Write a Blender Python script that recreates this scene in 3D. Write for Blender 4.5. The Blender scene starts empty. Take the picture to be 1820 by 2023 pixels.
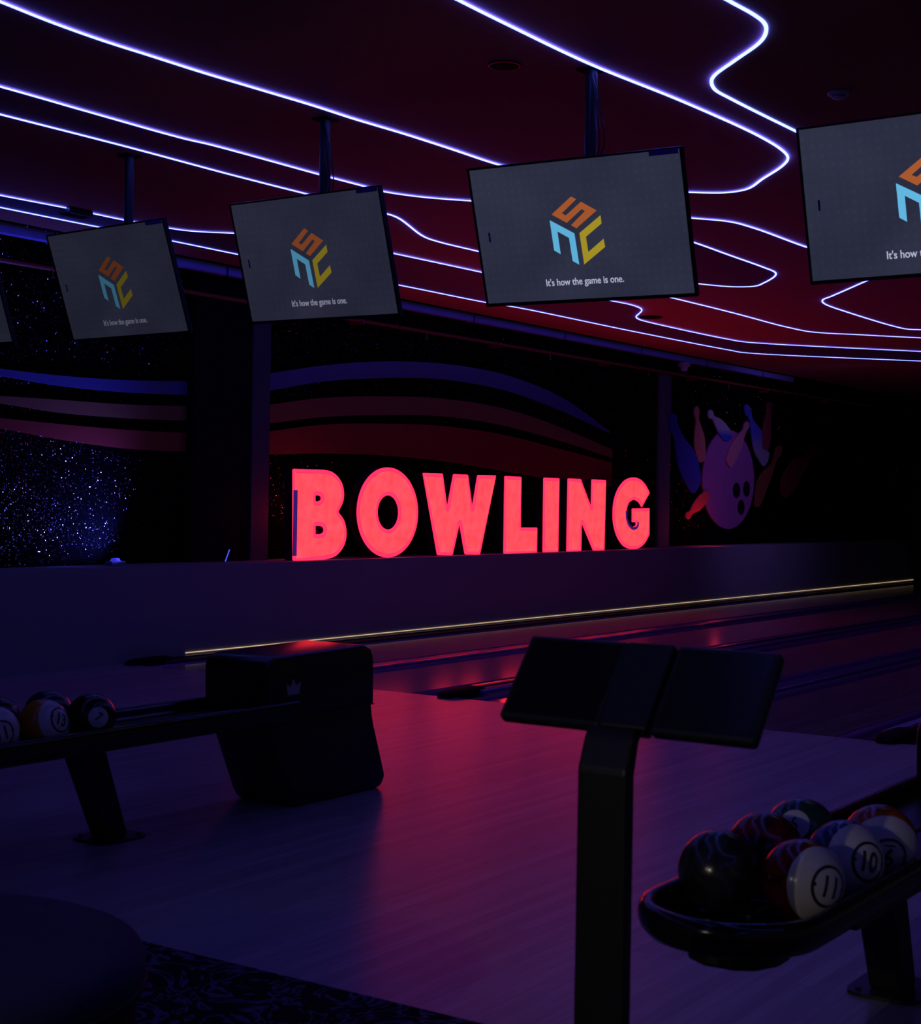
import bpy, bmesh, math, random
from mathutils import Vector, Matrix
random.seed(7)
SC = bpy.context.scene
COL = SC.collection
PI = math.pi

# ------------------------------------------------------------------ camera
F_PX, CX, CY, EYE = 3070.37, 910.0, 1011.5, 1.55
RW = Matrix(((0.5627017, -0.00363468, -0.82665204),
             (-0.8264981, 0.01731798, -0.56267306),
             (0.01636107, 0.99984343, 0.0067408)))
cam_data = bpy.data.cameras.new('camera')
cam = bpy.data.objects.new('camera', cam_data)
COL.objects.link(cam)
cam.matrix_world = Matrix.Translation((0, 0, EYE)) @ RW.to_4x4()
cam_data.sensor_fit = 'HORIZONTAL'
cam_data.sensor_width = 36.0
cam_data.lens = 36.0 * F_PX / 1820.0
cam_data.clip_start = 0.05
cam_data.clip_end = 200
cam_data.dof.use_dof = True
cam_data.dof.focus_distance = 13.0
cam_data.dof.aperture_fstop = 8.0
SC.camera = cam

# ------------------------------------------------------------------ world, exposure, lamps
SC.view_settings.view_transform = 'Standard'
SC.view_settings.look = 'None'
SC.view_settings.exposure = 0.0
SC.view_settings.gamma = 1.0
SC.view_settings.use_curve_mapping = False
world = bpy.data.worlds.new('world')
SC.world = world
world.use_nodes = True
world.node_tree.nodes['Background'].inputs[0].default_value = (0.72, 0.70, 1.0, 1)
world.node_tree.nodes['Background'].inputs[1].default_value = 0.020

LED_BLUE = (0.84, 1.10, 10.5)      # over-exposed blue strip light
LED_GAIN = 1.0
SIGN_FACE = (2.9, 0.080, 0.105)
SIGN_TRIM = (2.6, 0.040, 0.150)


def lamp(name, kind, loc, target, color, power, size=0.1, angle=60, blend=1.0):
    d = bpy.data.lights.new(name, kind)
    d.color = color
    d.energy = power
    if kind == 'AREA':
        d.shape = 'SQUARE'
        d.size = size
    else:
        d.shadow_soft_size = size
    if kind == 'SPOT':
        d.spot_size = math.radians(angle)
        d.spot_blend = blend
    o = bpy.data.objects.new(name, d)
    COL.objects.link(o)
    o.location = loc
    v = Vector(target) - Vector(loc)
    o.rotation_euler = v.to_track_quat('-Z', 'Y').to_euler()
    return o


# warm downlights over the seating area behind the photographer
lamp('lounge_downlight', 'SPOT', (-9.0, 1.9, 3.5), (4.4, 1.2, 0.5), (1.0, 0.86, 0.68), 260, 0.05, 30)
lamp('lounge_downlight', 'SPOT', (-8.0, 3.6, 3.6), (4.4, 1.2, 0.5), (1.0, 0.86, 0.70), 70, 0.04, 30)
# added spot without a fixture, brightening the cut-outs and the low wall below
lamp('added_cutout_spot', 'SPOT', (23.5, 7.4, 3.6), (24.6, 11.1, 1.7), (0.34, 0.20, 1.0), 80, 0.06, 80)
# added red point lamps, tinting the glitter wall and cut-outs beside the letters
lamp('added_red_lamp', 'POINT', (12.95, 10.86, 1.38), (12.8, 12, 1.4), (1.0, 0.02, 0.05), 4.5, 0.05)
lamp('added_red_lamp', 'POINT', (23.0, 10.66, 1.20), (22.3, 12, 1.4), (1.0, 0.03, 0.08), 3.0, 0.05)
# added white spot at the machine end, for sparkle on the last glitter panel
lamp('added_sparkle_spot', 'SPOT', (32.4, 10.5, 2.25), (32.8, 11.1, 2.2), (1.0, 1.0, 0.95), 1.5, 0.02, 50)


# ------------------------------------------------------------------ measuring helpers
def ray(px, py):
    return RW @ Vector((px - CX, -(py - CY), -F_PX))


def on_z(px, py, z):
    d = ray(px, py)
    return Vector((0, 0, EYE)) + d * ((z - EYE) / d.z)


def on_y(px, py, y):
    d = ray(px, py)
    return Vector((0, 0, EYE)) + d * (y / d.y)


def on_x(px, py, x):
    d = ray(px, py)
    return Vector((0, 0, EYE)) + d * (x / d.x)


# ------------------------------------------------------------------ materials
MATS = {}


def mat(name, color, rough=0.5, metal=0.0, spec=0.5, emit=None, gain=1.0, var=0.12, vscale=14.0,
        bump=0.0, coat=0.0):
    if name in MATS:
        return MATS[name]
    m = bpy.data.materials.new(name)
    m.use_nodes = True
    nt = m.node_tree
    b = nt.nodes['Principled BSDF']
    b.inputs['Roughness'].default_value = rough
    b.inputs['Metallic'].default_value = metal
    b.inputs['Specular IOR Level'].default_value = spec
    b.inputs['Coat Weight'].default_value = coat
    tc = nt.nodes.new('ShaderNodeTexCoord')
    n = nt.nodes.new('ShaderNodeTexNoise')
    n.inputs['Scale'].default_value = vscale
    n.inputs['Detail'].default_value = 3
    nt.links.new(tc.outputs['Object'], n.inputs['Vector'])
    mx = nt.nodes.new('ShaderNodeMix')
    mx.data_type = 'RGBA'
    lo = tuple(c * (1 - var) for c in color)
    hi = tuple(c * (1 + var) for c in color)
    mx.inputs['A'].default_value = (*lo, 1)
    mx.inputs['B'].default_value = (*hi, 1)
    nt.links.new(n.outputs['Fac'], mx.inputs['Factor'])
    if emit is None:
        nt.links.new(mx.outputs['Result'], b.inputs['Base Color'])
    else:
        b.inputs['Base Color'].default_value = (*color, 1)
        lo = tuple(c * (1 - var) for c in emit)
        hi = tuple(c * (1 + var) for c in emit)
        mx.inputs['A'].default_value = (*lo, 1)
        mx.inputs['B'].default_value = (*hi, 1)
        nt.links.new(mx.outputs['Result'], b.inputs['Emission Color'])
        b.inputs['Emission Strength'].default_value = gain
    if bump > 0:
        bp = nt.nodes.new('ShaderNodeBump')
        bp.inputs['Strength'].default_value = bump
        bp.inputs['Distance'].default_value = 0.01
        nt.links.new(n.outputs['Fac'], bp.inputs['Height'])
        nt.links.new(bp.outputs['Normal'], b.inputs['Normal'])
    MATS[name] = m
    return m


def wood(name, base, rough, plank_w, spec=0.5, length=1.8, seam=0.55):
    """boards running along X"""
    m = bpy.data.materials.new(name)
    m.use_nodes = True
    nt = m.node_tree
    b = nt.nodes['Principled BSDF']
    tc = nt.nodes.new('ShaderNodeTexCoord')
    mp = nt.nodes.new('ShaderNodeMapping')
    nt.links.new(tc.outputs['Object'], mp.inputs['Vector'])
    br = nt.nodes.new('ShaderNodeTexBrick')
    br.inputs['Scale'].default_value = 1.0
    br.inputs['Brick Width'].default_value = length
    br.inputs['Row Height'].default_value = plank_w
    br.inputs['Mortar Size'].default_value = 0.0012
    br.inputs['Mortar Smooth'].default_value = 0.3
    br.inputs['Bias'].default_value = 0.0
    br.inputs['Color1'].default_value = (*[c * 0.82 for c in base], 1)
    br.inputs['Color2'].default_value = (*[c * 1.15 for c in base], 1)
    br.inputs['Mortar'].default_value = (*[c * seam for c in base], 1)
    nt.links.new(mp.outputs['Vector'], br.inputs['Vector'])
    mp2 = nt.nodes.new('ShaderNodeMapping')
    mp2.inputs['Scale'].default_value = (1.2, 26, 1)
    nt.links.new(tc.outputs['Object'], mp2.inputs['Vector'])
    n = nt.nodes.new('ShaderNodeTexNoise')
    n.inputs['Scale'].default_value = 1.6
    n.inputs['Detail'].default_value = 5
    nt.links.new(mp2.outputs['Vector'], n.inputs['Vector'])
    rp = nt.nodes.new('ShaderNodeMapRange')
    rp.inputs['From Min'].default_value = 0.3
    rp.inputs['From Max'].default_value = 0.7
    rp.inputs['To Min'].default_value = 0.82
    rp.inputs['To Max'].default_value = 1.13
    nt.links.new(n.outputs['Fac'], rp.inputs['Value'])
    mul = nt.nodes.new('ShaderNodeMix')
    mul.data_type = 'RGBA'
    mul.blend_type = 'MULTIPLY'
    mul.inputs['Factor'].default_value = 1
    nt.links.new(br.outputs['Color'], mul.inputs['A'])
    nt.links.new(rp.outputs['Result'], mul.inputs['B'])
    nt.links.new(mul.outputs['Result'], b.inputs['Base Color'])
    rr = nt.nodes.new('ShaderNodeMapRange')
    rr.inputs['To Min'].default_value = rough * 0.85
    rr.inputs['To Max'].default_value = rough * 1.15
    nt.links.new(n.outputs['Fac'], rr.inputs['Value'])
    nt.links.new(rr.outputs['Result'], b.inputs['Roughness'])
    b.inputs['Specular IOR Level'].default_value = spec
    return m


def glitter(name):
    """black wall covering scattered with metal flakes, each flake tilted its own way"""
    m = bpy.data.materials.new(name)
    m.use_nodes = True
    nt = m.node_tree
    b = nt.nodes['Principled BSDF']
    out = nt.nodes['Material Output']
    b.inputs['Base Color'].default_value = (0.0015, 0.0015, 0.002, 1)
    b.inputs['Roughness'].default_value = 0.7
    b.inputs['Specular IOR Level'].default_value = 0.0
    tc = nt.nodes.new('ShaderNodeTexCoord')
    v = nt.nodes.new('ShaderNodeTexVoronoi')
    v.inputs['Scale'].default_value = 78
    nt.links.new(tc.outputs['Object'], v.inputs['Vector'])
    sub = nt.nodes.new('ShaderNodeVectorMath')
    sub.operation = 'SUBTRACT'
    sub.inputs[1].default_value = (0.5, 0.5, 0.5)
    nt.links.new(v.outputs['Color'], sub.inputs[0])
    sc = nt.nodes.new('ShaderNodeVectorMath')
    sc.operation = 'SCALE'
    sc.inputs['Scale'].default_value = 1.5
    nt.links.new(sub.outputs[0], sc.inputs[0])
    geo = nt.nodes.new('ShaderNodeNewGeometry')
    add = nt.nodes.new('ShaderNodeVectorMath')
    add.operation = 'ADD'
    nt.links.new(geo.outputs['Normal'], add.inputs[0])
    nt.links.new(sc.outputs[0], add.inputs[1])
    nz = nt.nodes.new('ShaderNodeVectorMath')
    nz.operation = 'NORMALIZE'
    nt.links.new(add.outputs[0], nz.inputs[0])
    fl = nt.nodes.new('ShaderNodeBsdfAnisotropic') if hasattr(bpy.types, 'ShaderNodeBsdfAnisotropic') else nt.nodes.new('ShaderNodeBsdfGlossy')
    fl.inputs['Color'].default_value = (0.10, 0.10, 0.105, 1)
    fl.inputs['Roughness'].default_value = 0.22
    nt.links.new(nz.outputs[0], fl.inputs['Normal'])
    # only the middle of about half the cells is a flake
    lt = nt.nodes.new('ShaderNodeMath')
    lt.operation = 'LESS_THAN'
    lt.inputs[1].default_value = 0.42
    nt.links.new(v.outputs['Distance'], lt.inputs[0])
    sep = nt.nodes.new('ShaderNodeSeparateColor')
    nt.links.new(v.outputs['Color'], sep.inputs[0])
    l2 = nt.nodes.new('ShaderNodeMath')
    l2.operation = 'LESS_THAN'
    l2.inputs[1].default_value = 0.55
    nt.links.new(sep.outputs[2], l2.inputs[0])
    mu = nt.nodes.new('ShaderNodeMath')
    mu.operation = 'MULTIPLY'
    nt.links.new(lt.outputs[0], mu.inputs[0])
    nt.links.new(l2.outputs[0], mu.inputs[1])
    mx = nt.nodes.new('ShaderNodeMixShader')
    nt.links.new(mu.outputs[0], mx.inputs[0])
    nt.links.new(b.outputs[0], mx.inputs[1])
    nt.links.new(fl.outputs[0], mx.inputs[2])
    nt.links.new(mx.outputs[0], out.inputs['Surface'])
    return m


def carpet_mat():
    m = bpy.data.materials.new('swirl_carpet')
    m.use_nodes = True
    nt = m.node_tree
    b = nt.nodes['Principled BSDF']
    b.inputs['Roughness'].default_value = 0.95
    b.inputs['Specular IOR Level'].default_value = 0.1
    tc = nt.nodes.new('ShaderNodeTexCoord')
    n = nt.nodes.new('ShaderNodeTexNoise')
    n.inputs['Scale'].default_value = 3.4
    n.inputs['Detail'].default_value = 2.5
    n.inputs['Distortion'].default_value = 2.5
    nt.links.new(tc.outputs['Object'], n.inputs['Vector'])
    w = nt.nodes.new('ShaderNodeMath')
    w.operation = 'MULTIPLY'
    w.inputs[1].default_value = 34
    nt.links.new(n.outputs['Fac'], w.inputs[0])
    s = nt.nodes.new('ShaderNodeMath')
    s.operation = 'SINE'
    nt.links.new(w.outputs[0], s.inputs[0])
    cr = nt.nodes.new('ShaderNodeValToRGB')
    cr.color_ramp.elements[0].position = 0.35
    cr.color_ramp.elements[0].color = (0.012, 0.010, 0.016, 1)
    cr.color_ramp.elements[1].position = 0.95
    cr.color_ramp.elements[1].color = (0.17, 0.14, 0.24, 1)
    nt.links.new(s.outputs[0], cr.inputs['Fac'])
    nt.links.new(cr.outputs['Color'], b.inputs['Base Color'])
    return m


def ball_mat(name, body, cap=None, k=0.45, body2=None):
    m = bpy.data.materials.new(name)
    m.use_nodes = True
    nt = m.node_tree
    b = nt.nodes['Principled BSDF']
    b.inputs['Roughness'].default_value = 0.20
    b.inputs['Coat Weight'].default_value = 0.15
    b.inputs['Coat Roughness'].default_value = 0.08
    tc = nt.nodes.new('ShaderNodeTexCoord')
    n = nt.nodes.new('ShaderNodeTexNoise')
    n.inputs['Scale'].default_value = 9
    n.inputs['Detail'].default_value = 4
    n.inputs['Distortion'].default_value = 2.2
    nt.links.new(tc.outputs['Object'], n.inputs['Vector'])
    cr = nt.nodes.new('ShaderNodeValToRGB')
    cr.color_ramp.elements[0].position = 0.42
    cr.color_ramp.elements[1].position = 0.62
    cr.color_ramp.elements[0].color = (*body, 1)
    cr.color_ramp.elements[1].color = (*(body2 or tuple(c * 0.35 for c in body)), 1)
    nt.links.new(n.outputs['Fac'], cr.inputs['Fac'])
    src = cr.outputs['Color']
    if cap:
        sx = nt.nodes.new('ShaderNodeSeparateXYZ')
        nt.links.new(tc.outputs['Object'], sx.inputs[0])
        g = nt.nodes.new('ShaderNodeMath')
        g.operation = 'GREATER_THAN'
        g.inputs[1].default_value = k * BALL_R
        nt.links.new(sx.outputs['Z'], g.inputs[0])
        mx = nt.nodes.new('ShaderNodeMix')
        mx.data_type = 'RGBA'
        nt.links.new(g.outputs[0], mx.inputs['Factor'])
        nt.links.new(src, mx.inputs['A'])
        mx.inputs['B'].default_value = (*cap, 1)
        src = mx.outputs['Result']
    nt.links.new(src, b.inputs['Base Color'])
    return m


# ------------------------------------------------------------------ object helpers
def link(name, me, m=None, parent=None, loc=None):
    o = bpy.data.objects.new(name, me)
    COL.objects.link(o)
    if m is not None and me is not None:
        me.materials.append(m)
    if parent is not None:
        o.parent = parent
    if loc is not None:
        o.location = loc
    return o


def obj(name, bm, m, parent=None, loc=None, smooth=False, angle=None):
    me = bpy.data.meshes.new(name)
    bmesh.ops.recalc_face_normals(bm, faces=bm.faces)
    bm.to_mesh(me)
    bm.free()
    if smooth:
        for p in me.polygons:
            p.use_smooth = True
        if angle:
            me.set_sharp_from_angle(angle=math.radians(angle))
    return link(name, me, m, parent, loc)


def tag(o, label, cat, group=None, kind=None):
    o['label'] = label
    o['category'] = cat
    if group:
        o['group'] = group
    if kind:
        o['kind'] = kind
    return o


def struct(o):
    o['kind'] = 'structure'
    return o


def thing(name, label, cat, loc=(0, 0, 0), group=None, rot=None):
    o = bpy.data.objects.new(name, None)
    o.empty_display_size = 0.1
    COL.objects.link(o)
    o.location = loc
    if rot:
        o.rotation_euler = rot
    return tag(o, label, cat, group)


def add_box(bm, x0, x1, y0, y1, z0, z1, bev=0.0, seg=3, mtx=None):
    r = bmesh.ops.create_cube(bm, size=1.0)
    vs = r['verts']
    for v in vs:
        v.co = Vector(((x0 + x1) / 2 + v.co.x * (x1 - x0), (y0 + y1) / 2 + v.co.y * (y1 - y0),
                       (z0 + z1) / 2 + v.co.z * (z1 - z0)))
    if bev > 0:
        es = list({e for v in vs for e in v.link_edges})
        r2 = bmesh.ops.bevel(bm, geom=es, offset=bev, segments=seg, profile=0.5, affect='EDGES')
        vs = list({v for f in r2['faces'] for v in f.verts} | {v for v in vs if v.is_valid})
    if mtx is not None:
        bmesh.ops.transform(bm, matrix=mtx, verts=[v for v in vs if v.is_valid])
    return vs


def box(*a, **k):
    bm = bmesh.new()
    add_box(bm, *a, **k)
    return bm


def add_cyl(bm, p0, p1, r0, r1=None, n=24):
    p0, p1 = Vector(p0), Vector(p1)
    r1 = r0 if r1 is None else r1
    d = p1 - p0
    q = d.to_track_quat('Z', 'Y').to_matrix().to_4x4()
    bmesh.ops.create_cone(bm, cap_ends=True, segments=n, radius1=r0, radius2=r1, depth=d.length,
                          matrix=Matrix.Translation((p0 + p1) / 2) @ q)


def cyl(p0, p1, r0, r1=None, n=24):
    bm = bmesh.new()
    add_cyl(bm, p0, p1, r0, r1, n)
    return bm


def add_prism(bm, pts, vec):
    """closed planar polygon (list of Vectors) pushed along vec"""
    a = [bm.verts.new(p) for p in pts]
    c = [bm.verts.new(Vector(p) + Vector(vec)) for p in pts]
    bm.faces.new(a)
    bm.faces.new(list(reversed(c)))
    n = len(pts)
    for i in range(n):
        bm.faces.new((a[i], c[i], c[(i + 1) % n], a[(i + 1) % n]))


def prism(pts, vec, bev=0.0, seg=3):
    bm = bmesh.new()
    add_prism(bm, pts, vec)
    bmesh.ops.recalc_face_normals(bm, faces=bm.faces)
    if bev:
        bmesh.ops.bevel(bm, geom=list(bm.edges), offset=bev, segments=seg, profile=0.5, affect='EDGES',
                        clamp_overlap=True)
    bmesh.ops.triangulate(bm, faces=[f for f in bm.faces if len(f.verts) > 4])
    return bm


def lathe(prof, n=64, center=(0, 0, 0)):
    bm = bmesh.new()
    rings = []
    for r, z in prof:
        if r < 1e-6:
            rings.append([bm.verts.new((center[0], center[1], center[2] + z))])
        else:
            rings.append([bm.verts.new((center[0] + r * math.cos(2 * PI * i / n), center[1] + r * math.sin(2 * PI * i / n),
                                        center[2] + z)) for i in range(n)])
    for a, b in zip(rings, rings[1:]):
        for i in range(n):
            j = (i + 1) % n
            if len(a) == 1 and len(b) == 1:
                continue
            if len(a) == 1:
                bm.faces.new((a[0], b[i], b[j]))
            elif len(b) == 1:
                bm.faces.new((a[i], b[0], a[j]))
            else:
                bm.faces.new((a[i], b[i], b[j], a[j]))
    return bm


def catmull(pts, sub=8, closed=False):
    pts = [Vector(p) for p in pts]
    out = []
    n = len(pts)
    rng = range(n) if closed else range(n - 1)
    for i in rng:
        p1, p2 = pts[i], pts[(i + 1) % n]
        p0 = pts[i - 1] if (closed or i > 0) else p1 * 2 - p2
        p3 = pts[(i + 2) % n] if (closed or i + 2 < n) else p2 * 2 - p1
        # centripetal parameters keep tight corners from overshooting
        t0 = 0.0
        t1 = t0 + max((p1 - p0).length, 1e-6) ** 0.5
        t2 = t1 + max((p2 - p1).length, 1e-6) ** 0.5
        t3 = t2 + max((p3 - p2).length, 1e-6) ** 0.5
        for s in range(sub):
            t = t1 + (t2 - t1) * s / sub
            a1 = p0 * ((t1 - t) / (t1 - t0)) + p1 * ((t - t0) / (t1 - t0))
            a2 = p1 * ((t2 - t) / (t2 - t1)) + p2 * ((t - t1) / (t2 - t1))
            a3 = p2 * ((t3 - t) / (t3 - t2)) + p3 * ((t - t2) / (t3 - t2))
            b1 = a1 * ((t2 - t) / (t2 - t0)) + a2 * ((t - t0) / (t2 - t0))
            b2 = a2 * ((t3 - t) / (t3 - t1)) + a3 * ((t - t1) / (t3 - t1))
            out.append(b1 * ((t2 - t) / (t2 - t1)) + b2 * ((t - t1) / (t2 - t1)))
    if not closed:
        out.append(pts[-1])
    return out


def ribbon(pts, w, h, closed=False):
    """flat bar of width w and height h (hanging down) following pts in a horizontal plane"""
    bm = bmesh.new()
    n = len(pts)
    rings = []
    for i, p in enumerate(pts):
        a = pts[i - 1] if (i > 0 or closed) else p
        b = pts[(i + 1) % n] if (i < n - 1 or closed) else p
        d = (b - a)
        d.z = 0
        d.normalize()
        s = Vector((-d.y, d.x, 0)) * (w / 2)
        rings.append([bm.verts.new(p + s), bm.verts.new(p - s), bm.verts.new(p - s - Vector((0, 0, h))),
                      bm.verts.new(p + s - Vector((0, 0, h)))])
    m = n if closed else n - 1
    for i in range(m):
        a, b = rings[i], rings[(i + 1) % n]
        for k in range(4):
            bm.faces.new((a[k], b[k], b[(k + 1) % 4], a[(k + 1) % 4]))
    if not closed:
        bm.faces.new(rings[0])
        bm.faces.new(list(reversed(rings[-1])))
    return bm


def add_tube(bm, pts, r, n=10):
    pts = [Vector(p) for p in pts]
    rings = []
    up = Vector((0, 0, 1))
    for i, p in enumerate(pts):
        a = pts[max(i - 1, 0)]
        b = pts[min(i + 1, len(pts) - 1)]
        d = (b - a).normalized()
        s = d.cross(up)
        if s.length < 0.05:
            s = d.cross(Vector((1, 0, 0)))
        s.normalize()
        t = s.cross(d)
        rr = r(i / (len(pts) - 1)) if callable(r) else r
        rings.append([bm.verts.new(p + (s * math.cos(2 * PI * k / n) + t * math.sin(2 * PI * k / n)) * rr) for k in range(n)])
    for a, b in zip(rings, rings[1:]):
        for k in range(n):
            bm.faces.new((a[k], b[k], b[(k + 1) % n], a[(k + 1) % n]))
    bm.faces.new(rings[0])
    bm.faces.new(list(reversed(rings[-1])))


def tube(pts, r, n=10):
    bm = bmesh.new()
    add_tube(bm, pts, r, n)
    return bm


def curve_mesh(loops, depth, offset=0.0, bevel=0.0):
    """flat outlines (lists of (x, y)), holes allowed, thickened by depth either side of z = 0"""
    cu = bpy.data.curves.new('outline', 'CURVE')
    cu.dimensions = '2D'
    cu.fill_mode = 'BOTH'
    cu.extrude = depth
    cu.offset = offset
    cu.bevel_depth = bevel
    cu.bevel_resolution = 1
    for lp in loops:
        s = cu.splines.new('POLY')
        s.points.add(len(lp) - 1)
        for p, q in zip(s.points, lp):
            p.co = (q[0], q[1], 0, 1)
        s.use_cyclic_u = True
    o = bpy.data.objects.new('outline', cu)
    COL.objects.link(o)
    dg = bpy.context.evaluated_depsgraph_get()
    dg.update()
    me = bpy.data.meshes.new_from_object(o.evaluated_get(dg))
    bpy.data.objects.remove(o)
    bpy.data.curves.remove(cu)
    me.materials.clear()
    return me


def text_mesh(s, size, depth=0.001, xscale=1.0, shear=0.0, bold=0.010):
    cu = bpy.data.curves.new('words', 'FONT')
    cu.body = s
    cu.size = size
    cu.extrude = depth
    cu.align_x = 'CENTER'
    cu.align_y = 'CENTER'
    cu.shear = shear
    cu.offset = size * bold
    o = bpy.data.objects.new('words', cu)
    COL.objects.link(o)
    dg = bpy.context.evaluated_depsgraph_get()
    dg.update()
    me = bpy.data.meshes.new_from_object(o.evaluated_get(dg))
    bpy.data.objects.remove(o)
    bpy.data.curves.remove(cu)
    me.materials.clear()
    for v in me.vertices:
        v.co.x *= xscale
    return me


def bake(me, mtx):
    me.transform(mtx)
    return me


def round_loop(pts, r, seg=5):
    """rounds the corners of a 2-D polygon"""
    out = []
    n = len(pts)
    for i in range(n):
        p0, p1, p2 = Vector(pts[i - 1]), Vector(pts[i]), Vector(pts[(i + 1) % n])
        a, b = (p0 - p1), (p2 - p1)
        t = min(r, a.length * 0.45, b.length * 0.45)
        s, e = p1 + a.normalized() * t, p1 + b.normalized() * t
        for k in range(seg + 1):
            u = k / seg
            q = s * (1 - u) ** 2 + p1 * 2 * u * (1 - u) + e * u ** 2
            out.append((q.x, q.y))
    return out


# ------------------------------------------------------------------ the setting
CEIL, WALL, BACK = 3.82, 10.60, 11.10
FOUL, END = 10.12, 33.4
PAIR = 3.55
CAPS = [10.53, 6.98, 3.43]            # centres of the ball-return capping between lane pairs

m_floor = wood('approach_boards', (0.40, 0.35, 0.38), 0.33, 0.06, 0.55, 2.4)
m_lane = wood('lane_boards', (0.34, 0.24, 0.26), 0.13, 0.027, 0.5, 4.0, 0.7)
m_lowwall = mat('painted_partition', (0.26, 0.28, 0.30), 0.55, var=0.04, vscale=1.5)
m_ceiling = mat('red_ceiling_paint', (0.40, 0.17, 0.15), 0.75, var=0.05, vscale=1.0, spec=0.2)
m_navy = mat('navy_ceiling_paint', (0.12, 0.11, 0.20), 0.7, var=0.05, vscale=1.0, spec=0.2)
m_purple = mat('plum_ceiling_paint', (0.33, 0.14, 0.19), 0.7, var=0.05, vscale=1.0, spec=0.2)
m_brown = mat('brown_ceiling_paint', (0.26, 0.17, 0.09), 0.8, var=0.05, vscale=1.0, spec=0.2)
m_glitter = glitter('black_glitter_wallcovering')
m_black = mat('black_plastic', (0.012, 0.012, 0.013), 0.38, var=0.1)
m_black_gloss = mat('black_gloss_plastic', (0.010, 0.010, 0.012), 0.16, var=0.1)
m_black_matt = mat('black_paint', (0.010, 0.010, 0.010), 0.85, var=0.1, spec=0.1)
m_gutter = mat('gutter_blue_sheen', (0.42, 0.38, 1.0), 0.30, 0.8, var=0.1, spec=0.8)  # blue reflection of the ceiling strips put into the colour of dark gutters
m_rail = mat('divider_blue_sheen', (0.12, 0.11, 0.34), 0.24, 0.5, var=0.1, spec=0.8)  # blue sheen from the strips carried by the base colour of dark dividers
m_post = mat('post_paint', (0.14, 0.14, 0.16), 0.7, var=0.06, vscale=3)
m_column = mat('column_paint', (0.06, 0.06, 0.08), 0.7, var=0.06, vscale=3)
m_steel = mat('blackened_steel', (0.03, 0.03, 0.033), 0.42, 0.3, var=0.15)
m_pipe = mat('duct_blue_glow', (0.34, 0.30, 0.95), 0.5, 0.0, var=0.12, vscale=30)  # blue glow from the nearby strips put into the duct's base colour
m_redpipe = mat('red_sprinkler_pipe', (0.35, 0.05, 0.04), 0.45, var=0.1)

struct(obj('floor', box(-12, FOUL, -6, WALL + 0.5, -0.12, 0.0), m_floor))
struct(obj('floor', box(FOUL, END + 2, -6, WALL + 0.5, -0.30, -0.14), m_black_matt))
struct(obj('wall_left', box(-12, END + 2, BACK, BACK + 0.15, 0, 5.0), m_glitter))
struct(obj('wall_left', box(-12, END, WALL, BACK, -0.14, 0.895, bev=0.004, seg=1), m_lowwall))
struct(obj('wall_far', box(END, END + 0.2, -6, WALL + 0.5, -0.2, 5.0), m_black_matt))
struct(obj('ceiling', box(-12, END, -6, 10.42, CEIL, CEIL + 0.12), m_ceiling))
struct(obj('ceiling', box(-12, END, 10.42, BACK + 0.15, 4.7, 4.85), m_black_matt))

# carpet of the seating area
cbm = box(-12, 3.83, -6, WALL, 0.0, 0.012)
tag(obj('carpet', cbm, carpet_mat()), 'dark carpet with pale purple swirls beside the wooden approach', 'carpet')

# lanes, gutters, rails
lane_y, gutter_y, rail_y = [], [], []
for c in CAPS[:3]:
    lane_y += [(c - 1.44, c - 0.38), (c - 3.17, c - 2.11)]
    gutter_y += [(c - 0.38, c - 0.15), (c - 1.67, c - 1.44), (c - 2.11, c - 1.88), (c - 3.40, c - 3.17)]
    rail_y.append((c - 1.88, c - 1.67))
lane_words = ['first polished bowling lane, nearest the blue low wall', 'second polished bowling lane out from the low wall',
              'third bowling lane out from the low wall, right behind the console panels', 'fourth bowling lane, running off beside the console',
              'fifth bowling lane, seen only at the right edge', 'sixth bowling lane, nearest the right edge of the view']
for (a, b), w in zip(lane_y, lane_words):
    t = obj('bowling_lane', box(FOUL, END - 1.2, a, b, -0.12, 0.0), m_lane)
    tag(t, w, 'bowling lane', 'bowling lanes')
gi = 0
gwords = ['gutter along the foot of the low wall', 'gutter on the far side of the first low rail', 'gutter on the near side of the first low rail',
          'gutter behind the capping whose nose shows left of the console', 'gutter in front of the capping whose nose shows left of the console',
          'gutter on the far side of the rail behind the console', 'gutter on the near side of the rail behind the console',
          'gutter behind the capping whose nose shows by the right hood', 'gutter in front of the capping by the right hood',
          'gutter on the far side of the last rail at the right', 'gutter on the near side of the last rail at the right',
          'gutter of the lane nearest the right edge']
for (a, b), w in zip(gutter_y, gwords):
    bm = bmesh.new()
    n = 10
    prev = None
    for i in range(n + 1):
        ang = PI * i / n
        y = (a + b) / 2 - math.cos(ang) * (b - a) / 2
        z = -0.012 - math.sin(ang) * 0.09
        cur = (bm.verts.new((FOUL, y, z)), bm.verts.new((END - 1.2, y, z)),
               bm.verts.new((FOUL, y, z - 0.02)), bm.verts.new((END - 1.2, y, z - 0.02)))
        if prev:
            bm.faces.new((prev[0], prev[1], cur[1], cur[0]))
            bm.faces.new((prev[2], cur[2], cur[3], prev[3]))
            bm.faces.new((prev[0], cur[0], cur[2], prev[2]))
            bm.faces.new((prev[1], prev[3], cur[3], cur[1]))
        else:
            bm.faces.new((cur[0], cur[1], cur[3], cur[2]))
        prev = cur
    bm.faces.new((prev[0], prev[2], prev[3], prev[1]))
    tag(obj('lane_gutter', bm, m_gutter, smooth=True, angle=50), 'black ' + w, 'gutter', 'lane gutters')
rwords = ['flat dark rail between the two lanes nearest the low wall', 'flat dark rail between the lanes behind the console',
          'flat dark rail between the two lanes at the right edge']
for (a, b), w in zip(rail_y, rwords):
    bm = box(FOUL, END - 1.2, a, b, -0.12, 0.022, bev=0.032, seg=5)
    tag(obj('lane_rail', bm, m_rail), w, 'rail', 'rails between lanes')


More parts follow.
